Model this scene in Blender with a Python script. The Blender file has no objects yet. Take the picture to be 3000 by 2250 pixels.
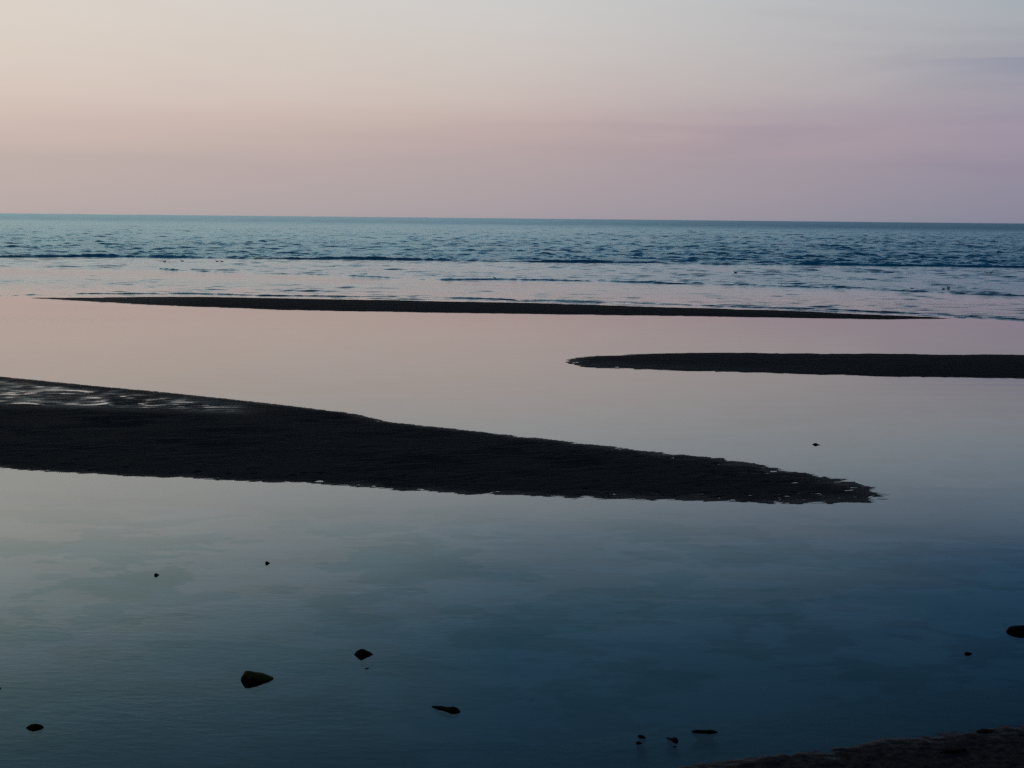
import bpy, bmesh, math
import numpy as np
from mathutils import Matrix, Vector

sc = bpy.context.scene
C = sc.collection
R = math.radians

# ------------------------------------------------------------------ camera
F = 50.0 / 36.0 * 3000.0          # focal length in photo pixels (3000 x 2250)
CAM_H = 7.0
PITCH = math.atan((1125 - 637.5) / F)
ROLL = math.atan(30 / 3000)
cd = bpy.data.cameras.new('camera')
cam = bpy.data.objects.new('camera', cd)
C.objects.link(cam)
cd.lens = 50; cd.sensor_width = 36; cd.sensor_fit = 'HORIZONTAL'
cd.clip_start = 0.1; cd.clip_end = 60000
ROT = Matrix.Rotation(R(90) - PITCH, 4, 'X') @ Matrix.Rotation(ROLL, 4, 'Z')
cam.matrix_world = Matrix.Translation((0, 0, CAM_H)) @ ROT
sc.camera = cam

# ------------------------------------------------------------------ sky, sun, exposure
sc.view_settings.view_transform = 'Standard'
sc.view_settings.look = 'None'
sc.view_settings.exposure = 0.0
sc.view_settings.gamma = 1.0
sc.view_settings.use_curve_mapping = False
sc.cycles.use_denoising = False


def lin(c):
    return tuple(((v / 255 + 0.055) / 1.055) ** 2.4 if v > 10 else v / 255 / 12.92 for v in c) + (1.0,)


SUN_AZ = -60.0   # degrees from the viewing direction, towards the left, sun just set
w = bpy.data.worlds.new('World'); sc.world = w; w.use_nodes = True
nt = w.node_tree; N = nt.nodes; L = nt.links; N.clear()
out = N.new('ShaderNodeOutputWorld'); bg = N.new('ShaderNodeBackground')
L.new(bg.outputs[0], out.inputs[0])


def node(tree, kind, **kw):
    n = tree.nodes.new(kind)
    for k, v in kw.items():
        if k == 'ins':
            for i, x in v.items():
                if isinstance(x, bpy.types.NodeSocket):
                    tree.links.new(x, n.inputs[i])
                else:
                    n.inputs[i].default_value = x
        else:
            setattr(n, k, v)
    return n


def M_(tree, op, a, b=0.0, c=0.0, clamp=False):
    return node(tree, 'ShaderNodeMath', operation=op, use_clamp=clamp, ins={0: a, 1: b, 2: c}).outputs[0]


geo = node(nt, 'ShaderNodeTexCoord')
sep = node(nt, 'ShaderNodeSeparateXYZ', ins={0: geo.outputs['Generated']})
X, Y, Z = sep.outputs
hl = M_(nt, 'SQRT', M_(nt, 'ADD', M_(nt, 'MULTIPLY', X, X), M_(nt, 'ADD', M_(nt, 'MULTIPLY', Y, Y), 1e-6)))
sx, sy = math.sin(R(SUN_AZ)), math.cos(R(SUN_AZ))
u = M_(nt, 'DIVIDE', M_(nt, 'ADD', M_(nt, 'MULTIPLY', X, sx), M_(nt, 'MULTIPLY', Y, sy)), hl)
el = M_(nt, 'SQRT', M_(nt, 'MAXIMUM', Z, 0.0))
# soft streaks of thin cloud: noise stretched along the horizon
mp = node(nt, 'ShaderNodeCombineXYZ', ins={0: M_(nt, 'DIVIDE', X, hl), 1: M_(nt, 'DIVIDE', Y, hl), 2: M_(nt, 'MULTIPLY', Z, 11.0)})
nz = node(nt, 'ShaderNodeTexNoise', ins={'Vector': mp.outputs[0], 'Scale': 2.6, 'Detail': 3.5, 'Roughness': 0.5, 'Distortion': 0.4})
nz2 = node(nt, 'ShaderNodeTexNoise', ins={'Vector': mp.outputs[0], 'Scale': 5.5, 'Detail': 2.0, 'Roughness': 0.5})
el = M_(nt, 'ADD', el, M_(nt, 'MULTIPLY', M_(nt, 'SUBTRACT', nz2.outputs[0], 0.5), 0.03))
STOPS = [0.0, 2.2, 3.6, 5.0, 7.0, 9.0, 11.0, 12.8, 15.9, 19.6, 24.0, 40.0, 90.0]
# towards the set sun; left, middle and right of the view; away from the sun
SKY = {
    1.00: [(186, 168, 160), (198, 180, 167), (213, 192, 174), (220, 204, 186), (225, 212, 196), (226, 216, 204), (238, 230, 215), (238, 234, 222), (190, 204, 206), (132, 155, 163), (88, 110, 124), (56, 76, 96), (34, 44, 62)],
    0.77: [(178, 167, 165), (190, 175, 170), (208, 188, 179), (217, 203, 192), (218, 207, 196), (219, 211, 203), (231, 225, 216), (230, 228, 220), (168, 190, 194), (100, 132, 140), (70, 95, 110), (48, 68, 88), (32, 42, 60)],
    0.50: [(158, 152, 160), (176, 162, 164), (193, 172, 169), (201, 189, 184), (204, 198, 194), (204, 204, 203), (196, 197, 199), (160, 178, 190), (82, 127, 155), (62, 98, 124), (49, 75, 101), (38, 58, 80), (30, 40, 58)],
    0.17: [(126, 130, 148), (147, 140, 158), (162, 149, 164), (160, 159, 169), (165, 168, 176), (165, 174, 182), (132, 150, 170), (70, 110, 145), (42, 84, 116), (34, 56, 78), (29, 47, 66), (27, 40, 58), (28, 37, 54)],
    -1.0: [(70, 78, 100), (74, 80, 102), (76, 80, 102), (74, 80, 102), (70, 78, 100), (66, 76, 98), (58, 70, 92), (50, 63, 86), (42, 56, 77), (36, 49, 69), (32, 43, 63), (29, 39, 58), (27, 36, 53)],
}
ramps = []
for key in (-1.0, 0.17, 0.50, 0.77, 1.00):
    r = node(nt, 'ShaderNodeValToRGB', ins={0: el})
    r.color_ramp.interpolation = 'B_SPLINE'
    els = r.color_ramp.elements
    for i, (d, c) in enumerate(zip(STOPS, SKY[key])):
        p = math.sqrt(math.sin(R(d)))
        e = els[0] if i == 0 else els[-1] if i == len(STOPS) - 1 else els.new(p)
        e.position = p; e.color = lin(c)
    ramps.append((key, r.outputs[0]))
col = ramps[0][1]
for (k0, _), (k1, s1) in zip(ramps, ramps[1:]):
    f = M_(nt, 'DIVIDE', M_(nt, 'SUBTRACT', u, k0), k1 - k0, clamp=True)
    mx = node(nt, 'ShaderNodeMix', data_type='RGBA')
    L.new(f, mx.inputs[0]); L.new(col, mx.inputs[6]); L.new(s1, mx.inputs[7])
    col = mx.outputs[2]
# thin mauve cloud bank, stronger away from the set sun
cf = node(nt, 'ShaderNodeMapRange', interpolation_type='SMOOTHSTEP', ins={0: nz.outputs[0], 1: 0.46, 2: 0.62, 3: 0.0, 4: 1.0}).outputs[0]
ca = node(nt, 'ShaderNodeMapRange', interpolation_type='SMOOTHSTEP', ins={0: u, 1: 0.85, 2: 0.15, 3: 0.06, 4: 0.32}).outputs[0]
ce = node(nt, 'ShaderNodeMapRange', interpolation_type='SMOOTHSTEP', ins={0: Z, 1: 0.015, 2: 0.05, 3: 0.0, 4: 1.0}).outputs[0]
ce2 = node(nt, 'ShaderNodeMapRange', interpolation_type='SMOOTHSTEP', ins={0: Z, 1: 0.10, 2: 0.22, 3: 1.0, 4: 0.0}).outputs[0]
cfac = M_(nt, 'MULTIPLY', M_(nt, 'MULTIPLY', cf, ca), M_(nt, 'MULTIPLY', ce, ce2))
mulc = node(nt, 'ShaderNodeMix', data_type='RGBA', blend_type='MULTIPLY')
L.new(cfac, mulc.inputs[0]); L.new(col, mulc.inputs[6]); mulc.inputs[7].default_value = (0.78, 0.76, 0.86, 1)
# two thin grey-mauve cloud banks low on the right, sharper along their upper edges
xy = M_(nt, 'DIVIDE', X, M_(nt, 'MAXIMUM', Y, 0.05))
zw_ = M_(nt, 'ADD', Z, M_(nt, 'MULTIPLY', M_(nt, 'SUBTRACT', nz.outputs[0], 0.5), 0.06))


def band(v, a, b):
    return node(nt, 'ShaderNodeMapRange', interpolation_type='SMOOTHSTEP', ins={0: v, 1: a, 2: b, 3: 0.0, 4: 1.0}).outputs[0]


c1 = M_(nt, 'MULTIPLY', band(xy, 0.24, 0.36), M_(nt, 'MULTIPLY', band(zw_, 0.088, 0.108), band(zw_, 0.1165, 0.1125)))
c2 = M_(nt, 'MULTIPLY', band(xy, -0.02, 0.22), M_(nt, 'MULTIPLY', band(zw_, 0.040, 0.072), band(zw_, 0.086, 0.070)))
cm = node(nt, 'ShaderNodeMix', data_type='RGBA', blend_type='MULTIPLY')
nt.links.new(M_(nt, 'MAXIMUM', c1, M_(nt, 'MULTIPLY', c2, 0.5)), cm.inputs[0]); nt.links.new(mulc.outputs[2], cm.inputs[6]); cm.inputs[7].default_value = (0.84, 0.87, 0.95, 1)
# faint physical twilight on top
sky = node(nt, 'ShaderNodeTexSky', sky_type='NISHITA', sun_disc=False, sun_elevation=R(-2), sun_rotation=R(SUN_AZ))
add = node(nt, 'ShaderNodeMix', data_type='RGBA', blend_type='ADD')
add.inputs[0].default_value = 0.02
L.new(cm.outputs[2], add.inputs[6]); L.new(sky.outputs[0], add.inputs[7])
L.new(add.outputs[2], bg.inputs[0]); bg.inputs[1].default_value = 1.0

sl = bpy.data.lights.new('sun', 'SUN'); so = bpy.data.objects.new('sun', sl); C.objects.link(so)
sl.energy = 0.03; sl.angle = R(12); sl.color = (1.0, 0.72, 0.58)
so.rotation_euler = Vector((-sx, -sy, -math.tan(R(3)))).to_track_quat('-Z', 'Y').to_euler()

# ------------------------------------------------------------------ photo geometry helpers
ROTN = np.array(ROT.to_3x3())


def at(px, py, z=0.0):
    """The point of the level plane at height z that the photograph shows at pixel px, py."""
    v = ROTN @ np.array([(px - 1500) / F, -(py - 1125) / F, -1.0])
    t = (z - CAM_H) / v[2]
    return np.array([v[0] * t, v[1] * t])


def project(x, y, z=0.0):
    p = np.stack([x, y, np.full_like(x, z - CAM_H)], -1) @ ROTN
    return 1500 + F * p[..., 0] / -p[..., 2], 1125 - F * p[..., 1] / -p[..., 2]


def m_per_px(px, py):
    p = at(px, py)
    q = np.array([p[0], p[1], -CAM_H]) @ ROTN
    return -q[2] / F


rng = np.random.default_rng(7)


def vnoise(x, y, seed=0):
    """smooth value noise, -1..1"""
    xi = np.floor(x).astype(np.int64); yi = np.floor(y).astype(np.int64)
    fx = x - xi; fy = y - yi
    fx = fx * fx * fx * (fx * (fx * 6 - 15) + 10); fy = fy * fy * fy * (fy * (fy * 6 - 15) + 10)

    def h(a, b):
        n = (a * 374761393 + b * 668265263 + seed * 1274126177) & 0xffffffff
        n = ((n ^ (n >> 13)) * 1274126177) & 0xffffffff
        n = (n ^ (n >> 16)) & 0xffffffff
        return n / 2147483647.5 - 1.0
    a = h(xi, yi); b = h(xi + 1, yi); c = h(xi, yi + 1); d = h(xi + 1, yi + 1)
    return (a * (1 - fx) + b * fx) * (1 - fy) + (c * (1 - fx) + d * fx) * fy


def fbm(x, y, octv=4, seed=0, gain=0.5):
    s = 0; a = 1.0; t = 0
    for i in range(octv):
        s = s + a * vnoise(x * 2 ** i + 17.3 * i, y * 2 ** i - 9.1 * i, seed + i)
        t += a; a *= gain
    return s / t


def sdf(px, py, poly):
    """signed distance to a polygon, positive inside"""
    d2 = np.full(px.shape, 1e18); inside = np.zeros(px.shape, bool)
    n = len(poly)
    for i in range(n):
        ax, ay = poly[i]; bx, by = poly[(i + 1) % n]
        ex, ey = bx - ax, by - ay
        wx, wy = px - ax, py - ay
        t = np.clip((wx * ex + wy * ey) / (ex * ex + ey * ey + 1e-12), 0, 1)
        d2 = np.minimum(d2, (wx - ex * t) ** 2 + (wy - ey * t) ** 2)
        if ey != 0:
            c = ((ay > py) != (by > py)) & (px < ex * (py - ay) / ey + ax)
            inside ^= c
    d = np.sqrt(d2)
    return np.where(inside, d, -d)


def mesh_from_arrays(name, verts, faces, mat, smooth=True, attrs=None):
    me = bpy.data.meshes.new(name)
    nv, nf = len(verts), len(faces)
    me.vertices.add(nv); me.vertices.foreach_set('co', verts.astype(np.float32).ravel())
    me.loops.add(nf * 4); me.loops.foreach_set('vertex_index', faces.astype(np.int32).ravel())
    me.polygons.add(nf)
    me.polygons.foreach_set('loop_start', np.arange(0, nf * 4, 4, dtype=np.int32))
    me.polygons.foreach_set('loop_total', np.full(nf, 4, np.int32))
    me.polygons.foreach_set('use_smooth', np.full(nf, smooth))
    me.update(); me.validate()
    for k, v in (attrs or {}).items():
        a = me.attributes.new(k, 'FLOAT', 'POINT'); a.data.foreach_set('value', v.astype(np.float32).ravel())
    me.materials.append(mat)
    o = bpy.data.objects.new(name, me); C.objects.link(o)
    return o


def grid_faces(nr, nc, keep=None):
    i = np.arange(nr * nc).reshape(nr, nc)
    f = np.stack([i[:-1, :-1], i[:-1, 1:], i[1:, 1:], i[1:, :-1]], -1).reshape(-1, 4)
    if keep is not None:
        k = keep.ravel()
        f = f[k[f].any(1)]
    return f


def compact(verts, faces):
    used = np.unique(faces)
    mp = np.zeros(len(verts), np.int64); mp[used] = np.arange(len(used))
    return verts[used], mp[faces], used


# ------------------------------------------------------------------ materials
def mat(name):
    m = bpy.data.materials.new(name); m.use_nodes = True
    m.node_tree.nodes.clear()
    o = m.node_tree.nodes.new('ShaderNodeOutputMaterial')
    return m, m.node_tree, o


def sand_material(name, dry, wet, gloss=0.55, grain=60.0, patch=0.6, spec=0.12, con=(0.6, 1.35)):
    m, t, o = mat(name)
    g = node(t, 'ShaderNodeNewGeometry')
    s = node(t, 'ShaderNodeSeparateXYZ', ins={0: g.outputs['Position']})
    tn = node(t, 'ShaderNodeTexNoise', ins={'Vector': g.outputs['Position'], 'Scale': patch, 'Detail': 5.0})
    tg = node(t, 'ShaderNodeTexNoise', ins={'Vector': g.outputs['Position'], 'Scale': grain, 'Detail': 3.0, 'Roughness': 0.7})
    h = M_(t, 'ADD', s.outputs[2], M_(t, 'MULTIPLY', M_(t, 'SUBTRACT', tn.outputs[0], 0.5), 0.03))
    fil = node(t, 'ShaderNodeAttribute', attribute_name='film_dim').outputs['Fac']
    wetf = node(t, 'ShaderNodeMapRange', interpolation_type='SMOOTHSTEP', ins={0: h, 1: 0.002, 2: 0.026, 3: 1.0, 4: 0.0}).outputs[0]
    mx = node(t, 'ShaderNodeMix', data_type='RGBA')
    t.links.new(wetf, mx.inputs[0]); mx.inputs[6].default_value = dry + (1,); mx.inputs[7].default_value = wet + (1,)
    mg = node(t, 'ShaderNodeMix', data_type='RGBA', blend_type='MULTIPLY'); mg.inputs[0].default_value = 1.0
    gr = node(t, 'ShaderNodeMapRange', ins={0: tg.outputs[0], 1: 0.3, 2: 0.7, 3: con[0], 4: con[1]}).outputs[0]
    t.links.new(mx.outputs[2], mg.inputs[6]); t.links.new(gr, mg.inputs[7])
    b = node(t, 'ShaderNodeBump', ins={'Strength': 0.6, 'Distance': 0.006, 'Height': tg.outputs[0]})
    p = node(t, 'ShaderNodeBsdfPrincipled')
    t.links.new(mg.outputs[2], p.inputs['Base Color'])
    t.links.new(b.outputs[0], p.inputs['Normal'])
    p.inputs['IOR'].default_value = 1.33
    rg = node(t, 'ShaderNodeMapRange', ins={0: wetf, 3: 0.9, 4: gloss}).outputs[0]
    t.links.new(M_(t, 'SUBTRACT', rg, M_(t, 'MULTIPLY', fil, 0.38), clamp=True), p.inputs['Roughness'])
    t.links.new(M_(t, 'ADD', node(t, 'ShaderNodeMapRange', ins={0: wetf, 3: 0.06, 4: spec}).outputs[0], M_(t, 'MULTIPLY', fil, 0.42)), p.inputs['Specular IOR Level'])
    t.links.new(p.outputs[0], o.inputs[0])
    return m


SAND = sand_material('wet dark sand', (0.050, 0.052, 0.052), (0.028, 0.032, 0.036))
BEACH = sand_material('coarse shore sand', (0.044, 0.041, 0.041), (0.024, 0.025, 0.027), gloss=0.45, grain=14.0, patch=1.3, spec=0.12, con=(0.3, 1.9))

# seabed: pale silt with darker weed patches, seen through the shallow water
SEABED, t, o = mat('silty seabed')
g = node(t, 'ShaderNodeNewGeometry')
mpn = node(t, 'ShaderNodeMapping', ins={'Vector': g.outputs['Position'], 'Scale': (0.6, 1.0, 1.0)})
n1 = node(t, 'ShaderNodeTexNoise', ins={'Vector': mpn.outputs[0], 'Scale': 0.72, 'Detail': 6.0, 'Roughness': 0.62, 'Distortion': 0.25})
n2 = node(t, 'ShaderNodeTexNoise', ins={'Vector': mpn.outputs[0], 'Scale': 1.4, 'Detail': 4.0})
n3 = node(t, 'ShaderNodeTexVoronoi', ins={'Vector': mpn.outputs[0], 'Scale': 0.9, 'Randomness': 1.0})
a = M_(t, 'ADD', n1.outputs[0], M_(t, 'MULTIPLY', M_(t, 'SUBTRACT', n2.outputs[0], 0.5), 0.18))
f1 = node(t, 'ShaderNodeMapRange', interpolation_type='SMOOTHSTEP', ins={0: a, 1: 0.49, 2: 0.54, 3: 0.0, 4: 1.0}).outputs[0]
f2 = node(t, 'ShaderNodeMapRange', interpolation_type='SMOOTHSTEP', ins={0: M_(t, 'ADD', n3.outputs[0], M_(t, 'MULTIPLY', n2.outputs[0], 0.4)), 1: 0.42, 2: 0.36, 3: 0.0, 4: 0.7}).outputs[0]
ys_ = node(t, 'ShaderNodeSeparateXYZ', ins={0: g.outputs['Position']}).outputs[1]
ff = M_(t, 'MULTIPLY', M_(t, 'MAXIMUM', f1, f2), node(t, 'ShaderNodeMapRange', ins={0: ys_, 1: 19.0, 2: 27.0, 3: 0.35, 4: 1.0}).outputs[0])
mx = node(t, 'ShaderNodeMix', data_type='RGBA')
t.links.new(ff, mx.inputs[0]); mx.inputs[6].default_value = (0.33, 0.32, 0.30, 1); mx.inputs[7].default_value = (0.03, 0.045, 0.035, 1)
p = node(t, 'ShaderNodeBsdfDiffuse'); t.links.new(mx.outputs[2], p.inputs[0]); t.links.new(p.outputs[0], o.inputs[0])

# water: Fresnel mirror over clear shallows or over the blue-green body of the sea
WATER, t, o = mat('water')
g = node(t, 'ShaderNodeNewGeometry')
chop = node(t, 'ShaderNodeAttribute', attribute_name='chop').outputs['Fac']
deep = node(t, 'ShaderNodeAttribute', attribute_name='deep').outputs['Fac']
farr = node(t, 'ShaderNodeAttribute', attribute_name='far').outputs['Fac']
swl = node(t, 'ShaderNodeAttribute', attribute_name='swell').outputs['Fac']
ruf = node(t, 'ShaderNodeAttribute', attribute_name='ruffle').outputs['Fac']
pos = g.outputs['Position']
# long low undulation of the lagoon
m1 = node(t, 'ShaderNodeMapping', ins={'Vector': pos, 'Rotation': (0, 0, R(-9)), 'Scale': (0.10, 1.0, 1.0)})
w1 = node(t, 'ShaderNodeTexNoise', ins={'Vector': m1.outputs[0], 'Scale': 0.9, 'Detail': 3.0, 'Roughness': 0.55})
m1b = node(t, 'ShaderNodeMapping', ins={'Vector': pos, 'Rotation': (0, 0, R(-13)), 'Scale': (0.14, 1.0, 1.0)})
w1b = node(t, 'ShaderNodeTexWave', wave_type='BANDS', bands_direction='Y', ins={'Vector': m1b.outputs[0], 'Scale': 0.185, 'Distortion': 2.6, 'Detail': 2.0, 'Detail Scale': 0.5})
# cat's-paw ripples
m2 = node(t, 'ShaderNodeMapping', ins={'Vector': pos, 'Rotation': (0, 0, R(25)), 'Scale': (0.45, 1.0, 1.0)})
w2 = node(t, 'ShaderNodeTexNoise', ins={'Vector': m2.outputs[0], 'Scale': 7.0, 'Detail': 3.0, 'Roughness': 0.6})
# wind chop
m3 = node(t, 'ShaderNodeMapping', ins={'Vector': pos, 'Rotation': (0, 0, R(-6)), 'Scale': (0.6, 1.0, 1.0)})
w3 = node(t, 'ShaderNodeTexNoise', ins={'Vector': m3.outputs[0], 'Scale': 1.9, 'Detail': 6.0, 'Roughness': 0.72})
hgt = M_(t, 'ADD', M_(t, 'MULTIPLY', w1.outputs[0], 0.0012), M_(t, 'MULTIPLY', M_(t, 'MULTIPLY', w1b.outputs[0], swl), 0.0024))
hgt = M_(t, 'ADD', hgt, M_(t, 'MULTIPLY', M_(t, 'MULTIPLY', w2.outputs[0], ruf), 0.0028))
hgt = M_(t, 'ADD', hgt, M_(t, 'MULTIPLY', M_(t, 'MULTIPLY', w3.outputs[0], chop), 0.19))
bump = node(t, 'ShaderNodeBump', ins={'Strength': 1.0, 'Distance': 1.0, 'Height': hgt})
fr = node(t, 'ShaderNodeFresnel', ins={'IOR': 1.58, 'Normal': bump.outputs[0]})
warm = node(t, 'ShaderNodeMix', data_type='RGBA', ins={0: node(t, 'ShaderNodeAttribute', attribute_name='warm').outputs['Fac']})
warm.inputs[6].default_value = (0.93, 0.98, 1.0, 1); warm.inputs[7].default_value = (1, 0.955, 0.95, 1)
tint = node(t, 'ShaderNodeMix', data_type='RGBA'); t.links.new(deep, tint.inputs[0]); t.links.new(warm.outputs[2], tint.inputs[6]); tint.inputs[7].default_value = (0.62, 0.90, 1.0, 1)  # reflection's tint put into the gloss colour: cool near, warm far, blue offshore
pm = node(t, 'ShaderNodeMapping', ins={'Vector': pos, 'Rotation': (0, 0, R(-12)), 'Scale': (0.62, 1.0, 1.0)})
pn1 = node(t, 'ShaderNodeTexNoise', ins={'Vector': pm.outputs[0], 'Scale': 0.52, 'Detail': 6.0, 'Roughness': 0.60, 'Distortion': 0.2})
pn2 = node(t, 'ShaderNodeTexNoise', ins={'Vector': pm.outputs[0], 'Scale': 1.6, 'Detail': 3.0})
pv = node(t, 'ShaderNodeTexVoronoi', ins={'Vector': pm.outputs[0], 'Scale': 0.75})
pmask = node(t, 'ShaderNodeMapRange', interpolation_type='SMOOTHSTEP', ins={0: M_(t, 'ADD', pn1.outputs[0], M_(t, 'MULTIPLY', M_(t, 'SUBTRACT', pn2.outputs[0], 0.5), 0.10)), 1: 0.50, 2: 0.53, 3: 0.0, 4: 1.0}).outputs[0]
pspot = node(t, 'ShaderNodeMapRange', interpolation_type='SMOOTHSTEP', ins={0: M_(t, 'ADD', pv.outputs[0], M_(t, 'MULTIPLY', pn2.outputs[0], 0.5)), 1: 0.50, 2: 0.44, 3: 0.0, 4: 0.8}).outputs[0]
dim_at = node(t, 'ShaderNodeAttribute', attribute_name='film_dim').outputs['Fac']
dimf = M_(t, 'MULTIPLY', M_(t, 'MAXIMUM', pmask, pspot), dim_at)
tint2 = node(t, 'ShaderNodeMix', data_type='RGBA', blend_type='MULTIPLY')
t.links.new(dimf, tint2.inputs[0]); t.links.new(tint.outputs[2], tint2.inputs[6]); tint2.inputs[7].default_value = (0.84, 0.91, 0.905, 1)  # weaker reflection of ruffled patches, put into the gloss colour
gl = node(t, 'ShaderNodeBsdfGlossy', distribution='GGX', ins={'Color': tint2.outputs[2], 'Roughness': M_(t, 'MULTIPLY', chop, M_(t, 'ADD', 0.12, M_(t, 'MULTIPLY', farr, 0.42))), 'Normal': bump.outputs[0]})
tr = node(t, 'ShaderNodeBsdfTransparent', ins={0: (0.40, 0.69, 0.81, 1)})
df = node(t, 'ShaderNodeBsdfDiffuse', ins={0: (0.005, 0.33, 0.56, 1)})
body = node(t, 'ShaderNodeMixShader', ins={0: deep, 1: tr.outputs[0], 2: df.outputs[0]})
surf = node(t, 'ShaderNodeMixShader', ins={0: M_(t, 'MULTIPLY', fr.outputs[0], M_(t, 'SUBTRACT', 1.0, g.outputs['Backfacing'])), 1: body.outputs[0], 2: gl.outputs[0]})
t.links.new(surf.outputs[0], o.inputs[0])


def rock_material(name, base, moss=None):
    m, t, o = mat(name)
    tc = node(t, 'ShaderNodeTexCoord')
    n = node(t, 'ShaderNodeTexNoise', ins={'Vector': tc.outputs['Object'], 'Scale': 14.0, 'Detail': 6.0, 'Roughness': 0.65})
    n2 = node(t, 'ShaderNodeTexNoise', ins={'Vector': tc.outputs['Object'], 'Scale': 60.0, 'Detail': 3.0})
    c = node(t, 'ShaderNodeMix', data_type='RGBA')
    t.links.new(n.outputs[0], c.inputs[0])
    c.inputs[6].default_value = tuple(0.5 * v for v in base) + (1,); c.inputs[7].default_value = tuple(1.5 * v for v in base) + (1,)
    col = c.outputs[2]
    if moss:
        g = node(t, 'ShaderNodeNewGeometry')
        s = node(t, 'ShaderNodeSeparateXYZ', ins={0: g.outputs['Normal']})
        so_ = node(t, 'ShaderNodeSeparateXYZ', ins={0: tc.outputs['Object']})
        hh = M_(t, 'ADD', s.outputs[2], M_(t, 'MULTIPLY', M_(t, 'SUBTRACT', n.outputs[0], 0.5), 1.2))
        f = node(t, 'ShaderNodeMapRange', interpolation_type='SMOOTHSTEP', ins={0: hh, 1: 0.25, 2: 0.75, 3: 0.0, 4: 1.0}).outputs[0]
        mm = node(t, 'ShaderNodeMix', data_type='RGBA')
        t.links.new(f, mm.inputs[0]); t.links.new(col, mm.inputs[6]); mm.inputs[7].default_value = moss + (1,)
        col = mm.outputs[2]
    b = node(t, 'ShaderNodeBump', ins={'Strength': 0.8, 'Distance': 0.01, 'Height': n2.outputs[0]})
    p = node(t, 'ShaderNodeBsdfPrincipled', ins={'Roughness': 0.9, 'Specular IOR Level': 0.08})
    t.links.new(col, p.inputs['Base Color']); t.links.new(b.outputs[0], p.inputs['Normal'])
    t.links.new(p.outputs[0], o.inputs[0])
    return m


ROCK = rock_material('dark wet rock', (0.012, 0.009, 0.008))
MOSSY = rock_material('mossy rock', (0.010, 0.009, 0.007), moss=(0.085, 0.090, 0.018))
WEED = rock_material('brown seaweed', (0.022, 0.011, 0.010))

# ------------------------------------------------------------------ sand bars
def P(pts):
    return [tuple(at(*p)) for p in pts]


BAR_A = P([(-900, 1068), (-500, 1082), (-200, 1094), (0, 1103), (181, 1121), (316, 1134), (542, 1155), (768, 1179), (995, 1206), (1045, 1213), (1136, 1236),
           (1271, 1249), (1430, 1267), (1633, 1290), (1814, 1313), (1995, 1333), (2090, 1341), (2271, 1371), (2407, 1393), (2542, 1425), (2572, 1440),
           (2590, 1455), (2560, 1468), (2497, 1472), (2316, 1476), (2181, 1471), (1995, 1469), (1814, 1461), (1633, 1454), (1407, 1447), (1271, 1438), (1104, 1431), (995, 1423),
           (678, 1408), (407, 1397), (136, 1382), (0, 1371), (-300, 1352), (-900, 1310)])
BAR_B = P([(1650, 1062), (1654, 1052), (1708, 1043), (1763, 1039), (1844, 1036), (1980, 1034), (2197, 1034), (2497, 1036), (2678, 1038), (3000, 1040), (3900, 1050),
           (3900, 1150), (3000, 1109), (2678, 1103), (2362, 1097), (2197, 1092), (1980, 1087), (1844, 1083), (1722, 1079), (1681, 1073)])
BAR_C = P([(99, 873), (200, 872), (289, 871), (407, 869.5), (588, 870), (769, 873), (1000, 877), (1271, 883), (1542, 888), (1814, 896), (2000, 902), (2271, 909), (2542, 922), (2678, 927), (2770, 933),
           (2588, 936), (2271, 931), (2000, 926), (1542, 920), (1271, 916), (1000, 912), (769, 905), (542, 897), (362, 889), (181, 879)])
WET_A = P([(-900, 1072), (0, 1104), (300, 1132), (620, 1164), (760, 1182), (700, 1215), (420, 1204), (200, 1198), (0, 1194), (-900, 1170)])


def bar(name, poly, box, dx, dy, fn):
    x = np.arange(box[0], box[2], dx); y = np.arange(box[1], box[3], dy)
    XX, YY = np.meshgrid(x, y)
    d = sdf(XX.ravel(), YY.ravel(), poly).reshape(XX.shape)
    Zz, film_dim = fn(XX, YY, d)
    # crop to what emerges, and the shallow skirt round it
    keep = (d > -2.2)
    f = grid_faces(*XX.shape, keep)
    v = np.stack([XX, YY, Zz], -1).reshape(-1, 3)
    v, f, us = compact(v, f)
    o = mesh_from_arrays(name, v, f, SAND, attrs={'film_dim': film_dim.ravel()[us]})
    o['kind'] = 'structure'
    return o


CR = (math.cos(R(15)), math.sin(R(15)))     # crest direction of the sand ripples


def ripples(x, y, lam, seed=0, wob=1.0):
    a = x * CR[0] + y * CR[1]; b = -x * CR[1] + y * CR[0]
    ph = b / lam + wob * fbm(a * 0.5, b * 0.9, 3, seed) + 0.35 * vnoise(a * 1.7, b * 2.5, seed + 5)
    s = np.sin(2 * np.pi * ph)
    env = 0.65 + 0.5 * fbm(a * 0.35, b * 0.9, 2, seed + 11)
    return s * env


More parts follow.
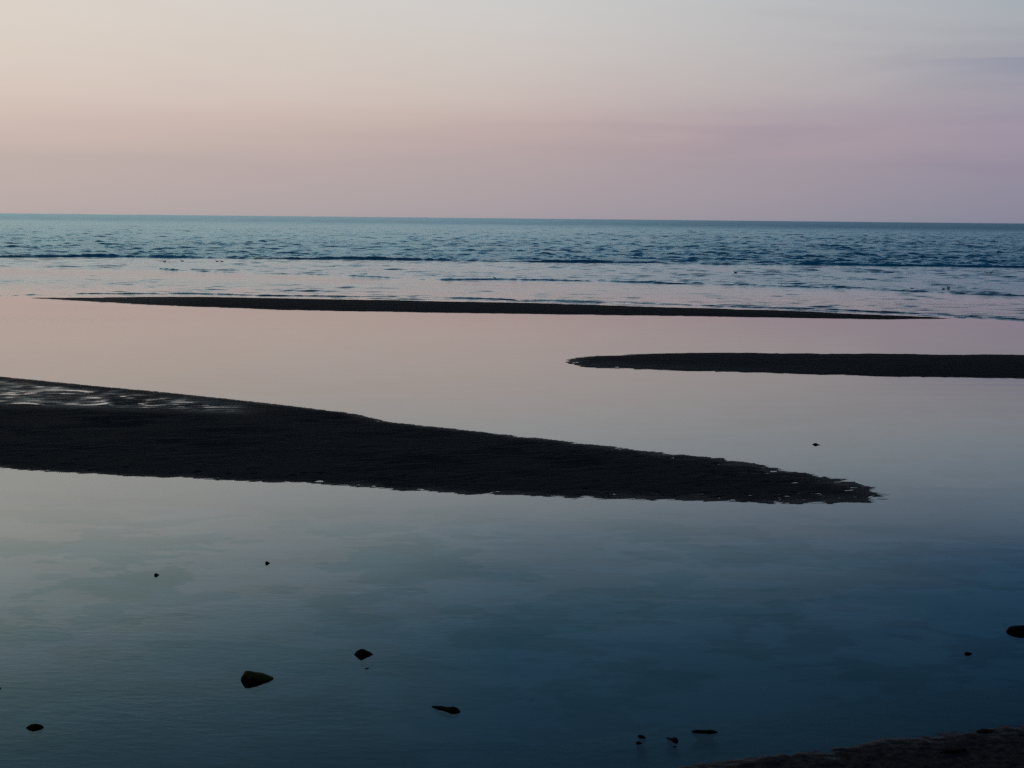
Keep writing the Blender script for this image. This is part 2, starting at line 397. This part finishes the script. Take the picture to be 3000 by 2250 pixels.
def h_A(x, y, d):
    wet = sdf(x.ravel(), y.ravel(), WET_A).reshape(x.shape)
    tip = np.clip((x - 2) / 8, 0, 1); lower = np.clip((52 - y) / 12, 0, 1)
    rag = 0.35 + 0.65 * np.maximum(tip, lower)
    d2 = d + rag * (0.24 * fbm(x * 0.7, y * 0.6, 4, 3) + 0.07 * fbm(x * 3.5, y * 3, 3, 9))
    ca_, cb_ = x * CR[0] + y * CR[1], -x * CR[1] + y * CR[0]
    d2 = d2 + 0.42 * tip ** 2 * fbm(ca_ * 0.55 + 4, cb_ * 2.4, 4, 12, 0.6)
    z = np.where(d2 > 0, 0.10 * (1 - np.exp(-d2 / 2.3)), 0.055 * d2)
    far = np.clip((x + 6) / 14, 0, 1)          # the tip lies lower, its ripples break the surface
    z = np.where(z > 0, z * (1 - 0.55 * far), z)
    rp = ripples(x, y, 0.42, 1, 2.0) * np.clip(0.7 + 1.3 * fbm(x * 0.45, y * 0.6, 3, 14), 0.05, 1.6)
    fine = ripples(x, y, 0.17, 31, 0.6)
    inner = np.clip(d2 / 1.2, 0.0, 1)
    z = z + (0.002 + 0.013 * inner * (1 - 0.6 * tip)) * rp + 0.004 * rag * fine + 0.008 * rag * fbm(x * 2.5, y * 2.5, 3, 21)
    # small pools near the low edge and the tip
    pn = fbm(x * 3.4, y * 5.0, 3, 33, 0.7)
    near_edge = np.exp(-(np.maximum(d2, 0) / 1.7) ** 2) * lower + 0.8 * tip
    pit = np.clip((pn - 0.55 + 0.06 * np.clip(near_edge, 0, 1)) * 14, 0, 1) * np.clip(near_edge * 1.6, 0, 1) * (d2 > 0.15)
    z = z * (1 - pit) - 0.012 * pit
    zw = 0.0125 + 0.014 * ripples(x, y, 0.75, 41, 1.3) + 0.004 * fine + 0.010 * fbm(x * 0.35, y * 0.6, 3, 51) + 0.012 * vnoise(x * 2.4 + 3, y * 1.8, 52)
    k = np.clip(wet / 2.5 + 0.5, 0, 1); k = k * k * (3 - 2 * k)
    edge = np.clip(d2 / 1.5, 0, 1)
    z = z * (1 - k * edge) + zw * k * edge
    return np.maximum(z, -0.45), k * edge * np.clip(0.6 + 0.7 * fbm(x * 0.5, y * 0.6, 3, 61), 0, 1)


def h_B(x, y, d):
    d2 = d + 0.5 * fbm(x * 0.35, y * 0.3, 4, 5) + 0.12 * fbm(x * 3, y * 2, 2, 15)
    tipw = np.clip(1 - (x - 3.5) / 7.0, 0, 1)
    d2 = d2 - 0.45 * tipw
    z = np.where(d2 > 0, (0.17 - 0.09 * tipw) * (1 - np.exp(-d2 / (2.2 + 2.2 * tipw))), 0.045 * d2)
    z = z + 0.007 * ripples(x, y, 0.6, 7) + 0.008 * fbm(x * 1.3, y * 1.3, 3, 25)
    fl = np.exp(-(np.maximum(d2, 0) / 3.5) ** 2) * np.clip((y0(x) - y) / 2.5 + 0.5, 0, 1) * np.clip(1.15 - (x - 3) / 13, 0, 1)
    z = z + 0.016 * fl * vnoise(x * 2.2, y * 1.1, 27)
    return np.maximum(z, -0.45), 0.6 * fl * np.clip((z - 0.012) / 0.02, 0, 1)


y0 = lambda x: np.interp(x, [at(1650, 1062)[0], at(1980, 1070)[0], at(3000, 1090)[0]], [at(1650, 1058)[1], at(1980, 1072)[1], at(3000, 1092)[1]])


def h_C(x, y, d):
    d2 = d + 0.6 * fbm(x * 0.12, y * 0.2, 4, 6) + 0.15 * fbm(x * 1.2, y * 1.0, 2, 16)
    z = np.where(d2 > 0, 0.16 * (1 - np.exp(-d2 / 3.0)), 0.045 * d2)
    z = z + 0.010 * ripples(x, y, 0.9, 8) + 0.01 * fbm(x * 0.8, y * 0.8, 3, 26)
    return np.maximum(z, -0.45), 0.5 * np.clip(1 - np.abs(x + 33) / 9, 0, 1)


def bbox(poly, m):
    a = np.array(poly); return a[:, 0].min() - m, a[:, 1].min() - m, a[:, 0].max() + m, a[:, 1].max() + m


bA = bbox(BAR_A, 2.3)
bar('sand_bar', BAR_A, (max(bA[0], -30), bA[1], bA[2], bA[3]), 0.085, 0.055, h_A)
bB = bbox(BAR_B, 2.3)
bar('sand_bar', BAR_B, (bB[0], bB[1], min(bB[2], 42), bB[3]), 0.20, 0.10, h_B)
bC = bbox(BAR_C, 2.3)
bar('sand_bar', BAR_C, (bC[0], bC[1], bC[2], bC[3]), 0.32, 0.16, h_C)

# ------------------------------------------------------------------ beach at the camera's feet
SHORE = P([(1200, 2420), (1700, 2300), (2000, 2249), (2081, 2235), (2172, 2226), (2271, 2215), (2384, 2203), (2429, 2192), (2511, 2184), (2556, 2170), (2678, 2158), (2769, 2142), (2859, 2138), (2886, 2131), (2949, 2122), (3000, 2115), (3300, 2075), (4200, 1990)])
BEACH_POLY = SHORE + [(60, 26), (60, -40), (-60, -40), (-60, 8), (-14, 11)]


def h_D(x, y, d):
    d2 = d + 0.03 + 0.09 * fbm(x * 1.6, y * 1.6, 3, 71) + 0.04 * fbm(x * 7, y * 7, 2, 72)
    z = np.where(d2 > 0, 0.09 * (1 - np.exp(-d2 / 1.2)) + 0.012 * d2, 0.10 * d2)
    amp = np.clip(d2 / 0.5 + 0.3, 0.15, 1)
    lump = fbm(x * 7.5, y * 7.5, 3, 73)
    z = z + amp * (0.018 * lump + 0.020 * np.abs(vnoise(x * 5.2, y * 5.2, 75)) - 0.012) + 0.014 * amp * fbm(x * 1.2, y * 1.5, 2, 76)
    dune = 5.2 - 0.33 * y
    z = np.where(dune > z, dune, z)
    return np.clip(z, -0.45, 5.3)


def fan(xs, ys, fn, keepfn):
    XX, YY = np.meshgrid(xs, ys)
    d = sdf(XX.ravel(), YY.ravel(), BEACH_POLY).reshape(XX.shape)
    return XX, YY, fn(XX, YY, d), keepfn(d)


xs = np.concatenate([np.arange(-60, -2, 1.5), np.arange(-1, 12.5, 0.035), np.arange(13, 60, 1.2)])
ys = np.concatenate([np.arange(-40, 14, 1.2), np.arange(14.4, 22.5, 0.035), np.arange(23, 34, 0.6)])
XX, YY, ZZ, kp = fan(xs, ys, h_D, lambda d: d > -1.8)
v = np.stack([XX, YY, ZZ], -1).reshape(-1, 3)
v, f, _ = compact(v, grid_faces(*XX.shape, kp))
bo = mesh_from_arrays('beach', v, f, BEACH); bo['kind'] = 'structure'

# ------------------------------------------------------------------ seabed
ys = np.concatenate([np.linspace(-60, 16, 20), np.linspace(18, 120, 160), np.geomspace(124, 14000, 30)])
xs = np.concatenate([-np.geomspace(14000, 62, 20), np.linspace(-60, 60, 150), np.geomspace(62, 14000, 20)])
XX, YY = np.meshgrid(xs, ys)
ZZ = -0.28 + 0.07 * fbm(XX * 0.1, YY * 0.1, 3, 81) + 0.02 * fbm(XX * 0.9, YY * 0.9, 2, 82) - np.clip((YY - 118) * 0.02, 0, 6)
v = np.stack([XX, YY, ZZ], -1).reshape(-1, 3)
sb = mesh_from_arrays('seabed', v, grid_faces(*XX.shape), SEABED); sb['kind'] = 'structure'

# ------------------------------------------------------------------ water
dist = np.concatenate([np.linspace(2, 100, 50)[:-1], np.arange(100, 150, 0.17), np.arange(150, 236, 0.28), 236 * np.exp(np.linspace(0, math.log(640 / 236), 500)), 640 * np.exp(np.linspace(0, math.log(1500 / 640), 380))[1:], np.geomspace(1500, 12500, 70)[1:]])
ta = np.concatenate([np.linspace(-3.5, -0.43, 14)[:-1], np.linspace(-0.41, 0.41, 760), np.linspace(0.43, 3.5, 14)[1:]])
TT, DD = np.meshgrid(ta, dist)
XX, YY = TT * DD, DD.copy()
px, py = project(XX, YY)
pyc = py - (px - 1500) * 0.01          # image row with the tilt of the horizon taken out

# where the breeze reaches: rows of the photo turned into a depth profile
def ip(x, pts):
    a = np.array(pts, float); return np.interp(x, a[:, 0], a[:, 1])


pxc = np.clip(px, -300, 3300)
e0 = ip(pxc, [(-300, 875), (0, 873), (1000, 880), (2000, 905), (2760, 932), (3000, 944), (3300, 955)])     # edge of the calm lagoon
e1 = ip(pxc, [(-300, 782), (0, 785), (500, 794), (1000, 810), (1300, 820), (2000, 834), (2600, 852), (3000, 868), (3300, 880)])
e2 = ip(pxc, [(-300, 755), (0, 755), (500, 758), (1000, 761), (1500, 767), (2000, 774), (2500, 780), (3000, 785), (3300, 790)])


def sst(a, b, v):
    t_ = np.clip((v - a) / (b - a), 0, 1); return t_ * t_ * (3 - 2 * t_)


right = sst(1200, 2600, pxc)
amp = (1 - sst(e0 - 10, e0, py)) * (0.115 + 0.03 * right)
gust = 0.5 + 0.5 * fbm(XX / 22, YY / 40, 3, 91)
# smoother strip just inside the thin dark wavelets
amp = amp * (1 - 0.6 * np.exp(-((py - e1 - 12) / 12) ** 2) * (1 - 0.4 * right))
amp = amp + (1 - sst(e1 - 6, e1 + 2, py)) * (0.05 + 0.05 * right)
amp = amp + (1 - sst(e2 - 4, e2 + 1, py)) * (0.36 + 0.09 * right)
amp = amp * (0.85 + 0.30 * gust)
amp = np.where(py > e0 + 1, 0, amp)
amp = np.where(DD < 90, 0, amp)

# wind waves: many short crests running towards the shore
H = np.zeros_like(XX)
warp = [vnoise(XX / (6 + 9 * q_), YY / (6 + 9 * q_), 100 + q_) for q_ in range(4)]
for k in range(46):
    lam = 0.8 * (7.5 / 0.8) ** (k / 45.0)
    th = rng.normal(0.10, 0.34)
    kx, ky = math.sin(th) * 2 * np.pi / lam, math.cos(th) * 2 * np.pi / lam
    a = 0.0195 * lam ** 0.58
    spacing = np.interp(DD, [100, 236, 640, 1500, 1600, 12500], [0.30, 0.45, 1.28, 3.3, 60, 390])
    vis = 1 - sst(0.30, 0.60, spacing / lam)
    ph = kx * XX + ky * YY + rng.uniform(0, 6.28) + 1.6 * warp[k * 4 // 46]
    s = np.sin(ph)
    H += a * vis * (s + 0.25 * np.cos(2 * ph))
grp = np.clip(0.84 + 1.1 * fbm(XX / 3.2, YY / 9, 3, 97), 0.15, 1.9)
H = H * amp * grp * 1.0
# far swell, coarser than the mesh of the near part
H += amp * (1 - np.exp(-(DD / 700) ** 2)) * 0.12 * fbm(XX / (DD * 0.02 + 1), YY / (DD * 0.045 + 1), 3, 99)


def wavelet(path, height, width, seed, patch=0.5, scale=6.0, lift=0.0):
    """a low breaking crest that follows a line across the shallows"""
    pts = np.array([at(a_, b_) for a_, b_ in path])
    o_ = np.argsort(pts[:, 0])
    yl = np.interp(XX, pts[o_, 0], pts[o_, 1], left=np.nan, right=np.nan)
    yl = yl + 0.9 * width * 2 * fbm(XX / (scale * 2.2), XX * 0 + seed, 4, seed)
    s = (YY - yl) / width
    e = np.clip(patch + 0.9 * fbm(XX / scale, XX * 0 + 3.3, 4, seed + 3) + 0.35 * fbm(XX / (scale * 0.12), YY * 0.1, 2, seed + 4), 0, 1.2)
    prof = np.where(s < 0, np.exp(-(s / 0.35) ** 2), np.exp(-(s / 1.6) ** 2))
    r = height * e * prof
    return np.nan_to_num(r, nan=0.0)


allp = lambda pts: [(-700, pts[0][1] - 7)] + pts + [(3700, pts[-1][1] + 7)]
W = np.zeros_like(H)
W = np.maximum(W, wavelet(allp([(0, 753), (300, 752), (600, 757), (1000, 760), (1500, 767), (2000, 773), (2500, 778), (3000, 784)]), 0.36, 2.2, 201, 1.0, 8))
W = np.maximum(W, wavelet(allp([(0, 724), (400, 725), (900, 731), (1500, 735), (2100, 747), (2500, 755), (3000, 760)]), 0.36, 2.6, 211, 0.36, 11))
W = np.maximum(W, wavelet(allp([(0, 742), (500, 744), (1000, 748), (1500, 752), (2000, 760), (3000, 773)]), 0.26, 2.2, 216, 0.2, 9))
W = np.maximum(W, wavelet(allp([(0, 700), (1500, 712), (3000, 728)]), 0.5, 4.5, 221, 0.08, 14))
W = np.maximum(W, wavelet([(470, 788), (560, 793), (700, 799), (850, 803), (1000, 807), (1200, 817), (1290, 820), (1500, 818), (1800, 826), (2080, 834), (2330, 840), (2600, 850), (2750, 858), (2900, 865), (3050, 868), (3700, 880)], 0.15, 1.0, 231, 0.75, 5))
W = np.maximum(W, wavelet([(560, 789), (900, 799), (1500, 812), (2200, 834), (2700, 850), (3000, 862), (3500, 872)], 0.12, 0.9, 236, 0.3, 5))
W = np.maximum(W, wavelet([(-700, 870), (0, 868), (120, 863), (250, 859), (450, 860), (650, 863), (800, 867), (1150, 871), (1400, 876), (1560, 881), (1700, 885), (1900, 890), (2000, 893), (2200, 899), (2400, 907), (2550, 914), (2700, 919), (2850, 928), (3000, 938), (3600, 955)], 0.105, 0.55, 241, 0.85, 4))
W = np.maximum(W, wavelet([(-700, 873), (0, 871), (300, 864), (800, 870), (1400, 879), (2000, 896), (2550, 916), (3000, 941), (3600, 958)], 0.065, 0.5, 251, 0.4, 4))
H = H + W
chopv = np.clip(amp * 1.05, 0, 1)
# cat's paws on the lagoon: a patch far left, one near lower left, a trace off the bar's tip
ruf_ = 0.10 + 0.9 * np.exp(-((px - 60) / 420) ** 2 - ((py - 936) / 9) ** 2) * 2.2
ruf_ = np.where(DD < 90, ruf_, ruf_)
deepv = sst(118, 150, DD)
near = 0.45 * np.exp(-((XX + 6) / 6) ** 2 - ((YY - 19) / 6) ** 2)
v = np.stack([XX, YY, H], -1).reshape(-1, 3)
wo = mesh_from_arrays('sea_water', v, grid_faces(*XX.shape), WATER, attrs={'chop': chopv, 'deep': deepv * np.clip(amp * 1.6 + 0.25, 0, 1), 'far': sst(300, 1800, DD), 'warm': sst(38, 58, DD), 'film_dim': (1 - sst(28, 36, DD)) * (1 - sst(6, 12, XX)) * (0.35 + 0.65 * sst(19, 25, DD)), 'swell': (0.15 + 0.85 * sst(45, 70, DD)) * (0.5 + 0.5 * fbm(XX / 14, YY / 12, 2, 95)), 'ruffle': ruf_ + near})
wo['kind'] = 'structure'


# ------------------------------------------------------------------ rocks and pebbles in the lagoon
def tag(o, label, cat, group=None):
    o['label'] = label; o['category'] = cat
    if group: o['group'] = group
    return o


def rock(name, A, B, heights, label, cat='rock', m=None, depth=None, seed=1, rough=0.16, wpx=None, group='rocks standing in the calm shallows', z0=0.0):
    """lofted stone: A, B its ends at the waterline (photo pixels), heights of its back in photo pixels"""
    a, b = at(*A, z0), at(*B, z0)
    mp_ = m_per_px((A[0] + B[0]) / 2, (A[1] + B[1]) / 2)
    ax = b - a; ln = np.linalg.norm(ax); ax = ax / ln; pr = np.array([-ax[1], ax[0]])
    mid = (a + b) / 2
    n = 26; m_ = 22
    ts = (1 - np.cos(np.linspace(0, np.pi, n))) / 2
    hs = np.interp(ts, np.linspace(0, 1, len(heights)), heights) * mp_
    wd = (depth if depth else 0.55) * ln * 0.5
    V = []
    for i, t_ in enumerate(ts):
        endw = max(0.04, math.sin(math.pi * min(max(t_, 0.02), 0.98)) ** 0.55)
        for j in range(m_):
            th = 2 * math.pi * j / m_
            cy, cz = math.cos(th), math.sin(th)
            cy = math.copysign(abs(cy) ** 0.8, cy); cz = math.copysign(abs(cz) ** 0.8, cz)
            yy = cy * wd * endw
            zz = cz * hs[i] if cz > 0 else cz * (0.10 + hs[i]) * endw
            V.append(((t_ - 0.5) * ln, yy, zz))
    V = np.array(V)
    s = 3.0 / ln
    q = V * s
    nn = fbm(q[:, 0] + q[:, 2] * 0.7 + seed, q[:, 1] - q[:, 2] * 0.9 + seed * 3, 4, seed + 300, 0.55)
    nn2 = vnoise(q[:, 0] * 3.5 + q[:, 2] * 3, q[:, 1] * 3.5 + seed, seed + 340)
    rad = np.sqrt(V[:, 1] ** 2 + V[:, 2] ** 2)[:, None]
    V[:, 1:] *= (1 + rough * 1.6 * nn + rough * 0.5 * nn2)[:, None]
    V[:, 0] += rough * 0.12 * ln * nn
    Wd = np.stack([V[:, 0] * ax[0] + V[:, 1] * pr[0], V[:, 0] * ax[1] + V[:, 1] * pr[1], V[:, 2]], -1)
    me = bpy.data.meshes.new(name)
    F_ = [(i * m_ + j, i * m_ + (j + 1) % m_, (i + 1) * m_ + (j + 1) % m_, (i + 1) * m_ + j) for i in range(n - 1) for j in range(m_)]
    F_ += [tuple(range(m_ - 1, -1, -1)), tuple((n - 1) * m_ + j for j in range(m_))]
    me.from_pydata([tuple(x) for x in Wd], [], F_)
    bm = bmesh.new(); bm.from_mesh(me); bmesh.ops.recalc_face_normals(bm, faces=bm.faces); bm.to_mesh(me); bm.free()
    for p_ in me.polygons: p_.use_smooth = True
    me.materials.append(m or ROCK)
    o = bpy.data.objects.new(name, me); o.location = (mid[0], mid[1], z0); C.objects.link(o)
    return tag(o, label, cat, group)


rock('rock', (706, 1992), (801, 1988), [6, 25, 26, 23, 19, 15, 11, 7, 2], 'largest wedge shaped rock with olive moss on its high left end', m=MOSSY, depth=0.62, seed=2, rough=0.08)
rock('rock', (1038, 1917), (1092, 1917), [2, 10, 16, 15, 9, 6, 1], 'peaked dark rock behind and right of the mossy wedge rock', depth=0.7, seed=5, rough=0.10)
rock('rock', (1266, 2070), (1347, 2085), [2, 4, 5, 5, 6, 9, 9, 3], 'long low rock with a thin left end and thick right end, near bottom centre', depth=0.28, seed=8, rough=0.14)
rock('rock', (78, 2132), (128, 2131), [3, 8, 10, 10, 8, 3], 'smooth oval dark rock near the lower left corner', depth=0.6, seed=11, rough=0.10)
rock('rock', (2950, 1851), (3030, 1848), [5, 13, 16, 17, 16, 15, 10, 3], 'rounded dark rock cut off by the right edge of the photo', depth=0.6, seed=14, rough=0.09)
rock('rock', (2826, 1916), (2848, 1915), [3, 6, 5, 3, 1], 'small pointed stone left of the rounded rock at the right edge', cat='stone', depth=0.7, seed=17)
rock('rock', (2026, 2143), (2103, 2145), [2, 5, 5, 5, 5, 6, 4, 1], 'thin flat black rock lying level, closest to the shore in bottom right', depth=0.2, seed=20, rough=0.10)
rock('pebble', (1869, 2156), (1892, 2163), [2, 5, 5, 3, 1], 'rear one of the two small stones left of the thin flat rock', cat='stone', depth=0.5, seed=23)
rock('pebble', (1863, 2176), (1881, 2178), [1, 5, 4, 2, 1], 'front one of the two small stones left of the thin flat rock', cat='stone', depth=0.5, seed=26)
rock('driftwood', (1952, 2161), (1986, 2172), [1.5, 2, 2, 4, 8, 8, 5], 'knobbly dark twig with a thick right end, left of the thin flat rock', cat='driftwood', m=WEED, depth=0.25, seed=29, group='drift bits in the shallows near the shore')
rock('pebble', (1973, 2188), (1981, 2187), [1, 2.4, 1], 'tiny speck of stone just in front of the knobbly twig', cat='stone', depth=0.6, seed=31)
rock('pebble', (452, 1686), (467, 1684), [4, 6, 5, 2.5, 0.5], 'lone small stone in open water, the left and nearer of two', cat='stone', m=ROCK, depth=0.7, seed=33, rough=0.12)
rock('pebble', (777, 1651), (791, 1650), [3, 7, 6, 3, 0.5], 'lone small stone in open water, the right and farther of two', cat='stone', depth=0.7, seed=35, rough=0.12)
rock('rock', (2380, 1302), (2402, 1304), [0.5, 2.5, 4.5, 5, 4.5, 2.2, 1.5, 1.3], 'small humped stone alone in the water above the tip of the near sand bar', cat='stone', depth=0.5, seed=37, rough=0.08)
rock('pebble', (1069, 1959), (1081, 1957), [0.6, 2, 0.8], 'tiny speck of stone just in front of the peaked dark rock', cat='stone', depth=0.4, seed=39)
rock('pebble', (-6, 2017), (4, 2017), [2, 4, 1], 'tip of a tiny stone at the left edge of the photo', cat='stone', depth=0.5, seed=41)
GW = 'seaweed clumps on the near shore'
rock('seaweed_clump', (2862, 2146), (2910, 2140), [2, 4, 6, 5, 4, 2], 'brown seaweed clump on the water edge of the bottom right shore', cat='seaweed', m=WEED, depth=0.6, seed=43, rough=0.25, group=GW)
rock('seaweed_clump', (2752, 2206), (2830, 2193), [2, 4, 6, 6, 4, 2], 'long flat reddish seaweed strand lying on the bottom right shore', cat='seaweed', m=WEED, depth=0.3, seed=45, rough=0.25, group=GW, z0=0.06)

# ------------------------------------------------------------------ water birds
BIRD, t, o = mat('dark plumage')
n = node(t, 'ShaderNodeTexNoise', ins={'Scale': 18.0})
c = node(t, 'ShaderNodeMix', data_type='RGBA'); t.links.new(n.outputs[0], c.inputs[0]); c.inputs[6].default_value = (0.010, 0.011, 0.013, 1); c.inputs[7].default_value = (0.03, 0.028, 0.028, 1)
p = node(t, 'ShaderNodeBsdfPrincipled', ins={'Roughness': 0.85, 'Specular IOR Level': 0.1}); t.links.new(c.outputs[2], p.inputs['Base Color']); t.links.new(p.outputs[0], o.inputs[0])
BILL, t, o = mat('horn bill')
p = node(t, 'ShaderNodeBsdfPrincipled', ins={'Base Color': (0.04, 0.03, 0.015, 1), 'Roughness': 0.6}); t.links.new(p.outputs[0], o.inputs[0])


def tube(name, path, radii, mt, parent=None, n=12, flat=1.0):
    V = []; path = [Vector(p_) for p_ in path]
    for i, p_ in enumerate(path):
        tg = (path[min(i + 1, len(path) - 1)] - path[max(i - 1, 0)]).normalized()
        side = Vector((0, 1, 0)); up = tg.cross(side).normalized()
        for j in range(n):
            th = 2 * math.pi * j / n
            V.append(p_ + side * math.cos(th) * radii[i][0] + up * math.sin(th) * radii[i][1])
    F_ = [(i * n + j, i * n + (j + 1) % n, (i + 1) * n + (j + 1) % n, (i + 1) * n + j) for i in range(len(path) - 1) for j in range(n)]
    F_ += [tuple(range(n - 1, -1, -1)), tuple((len(path) - 1) * n + j for j in range(n))]
    me = bpy.data.meshes.new(name); me.from_pydata([tuple(v_) for v_ in V], [], F_)
    bm = bmesh.new(); bm.from_mesh(me); bmesh.ops.recalc_face_normals(bm, faces=bm.faces); bm.to_mesh(me); bm.free()
    for p_ in me.polygons: p_.use_smooth = True
    me.materials.append(mt)
    o = bpy.data.objects.new(name, me); C.objects.link(o)
    if parent: o.parent = parent
    return o


bird0 = bpy.data.objects.new('water_bird', None); C.objects.link(bird0)
tube('body', [(0.27, 0, 0.085), (0.22, 0, 0.07), (0.14, 0, 0.045), (0.04, 0, 0.035), (-0.06, 0, 0.03), (-0.13, 0, 0.05), (-0.17, 0, 0.10), (-0.18, 0, 0.15), (-0.19, 0, 0.19), (-0.215, 0, 0.215), (-0.25, 0, 0.215), (-0.265, 0, 0.21)],
     [(0.012, 0.008), (0.045, 0.030), (0.085, 0.055), (0.10, 0.068), (0.095, 0.065), (0.068, 0.055), (0.040, 0.040), (0.028, 0.030), (0.027, 0.030), (0.032, 0.036), (0.028, 0.030), (0.012, 0.014)], BIRD, bird0)
tube('bill', [(-0.262, 0, 0.208), (-0.285, 0, 0.203), (-0.32, 0, 0.198)], [(0.014, 0.011), (0.014, 0.007), (0.010, 0.004)], BILL, bird0, 8)
birds = [
    (2672, 846, 0, 1.0, 'dark water bird swimming alone, left of the group of three, far right'),
    (2764, 849, 0, 1.0, 'left bird of the group of three swimming together far right'),
    (2779, 843, 0, 0.95, 'rearmost bird of the group of three swimming together far right'),
    (2779, 849, 0, 0.95, 'front right bird of the group of three swimming together far right'),
    (2891, 801, 0, 1.0, 'left bird of the pair swimming by the right edge near the breakers'),
    (2902, 801.5, 180, 1.0, 'right bird of the pair swimming by the right edge near the breakers'),
    (2155, 799, 0, 1.1, 'lone water bird right of centre, just inside the breaker line'),
    (1449, 816, 0, 0.9, 'lone water bird at the centre on the thin dark wavelet line'),
    (482, 767, 180, 0.9, 'leftmost of four birds just inside the breaker line on the left'),
    (534, 766, 0, 1.0, 'upright necked bird, second of the four on the left'),
    (636, 766.5, 0, 0.95, 'third of the four birds on the left, left of a close pair'),
    (650, 767, 0, 0.95, 'rightmost of the four birds on the left, right of a close pair'),
]
for i, (bx, by, rz, s, lab) in enumerate(birds):
    if i == 0:
        r = bird0
    else:
        r = bird0.copy(); C.objects.link(r)
        for ch in list(bird0.children):
            c_ = ch.copy(); C.objects.link(c_); c_.parent = r
    p_ = at(bx, by)
    k_ = m_per_px(bx, by) * 12.0 / 0.55        # birds in the photo are about 12 px long
    rw = np.abs(dist - p_[1]) < 0.7                      # afloat on the wave that is there
    cl = np.abs(ta - p_[0] / p_[1]) < 0.0016
    r.location = (p_[0], p_[1], float(H[np.ix_(rw, cl)].max()) + 0.01); r.rotation_euler = (0, 0, R(rz + [0, 6, -9, 4][i % 4])); r.scale = (s * min(k_, 1.15),) * 3
    tag(r, lab, 'bird', 'water birds swimming in the surf')

print('TRIS', sum(len(o.data.polygons) for o in C.objects if o.type == 'MESH') * 2)
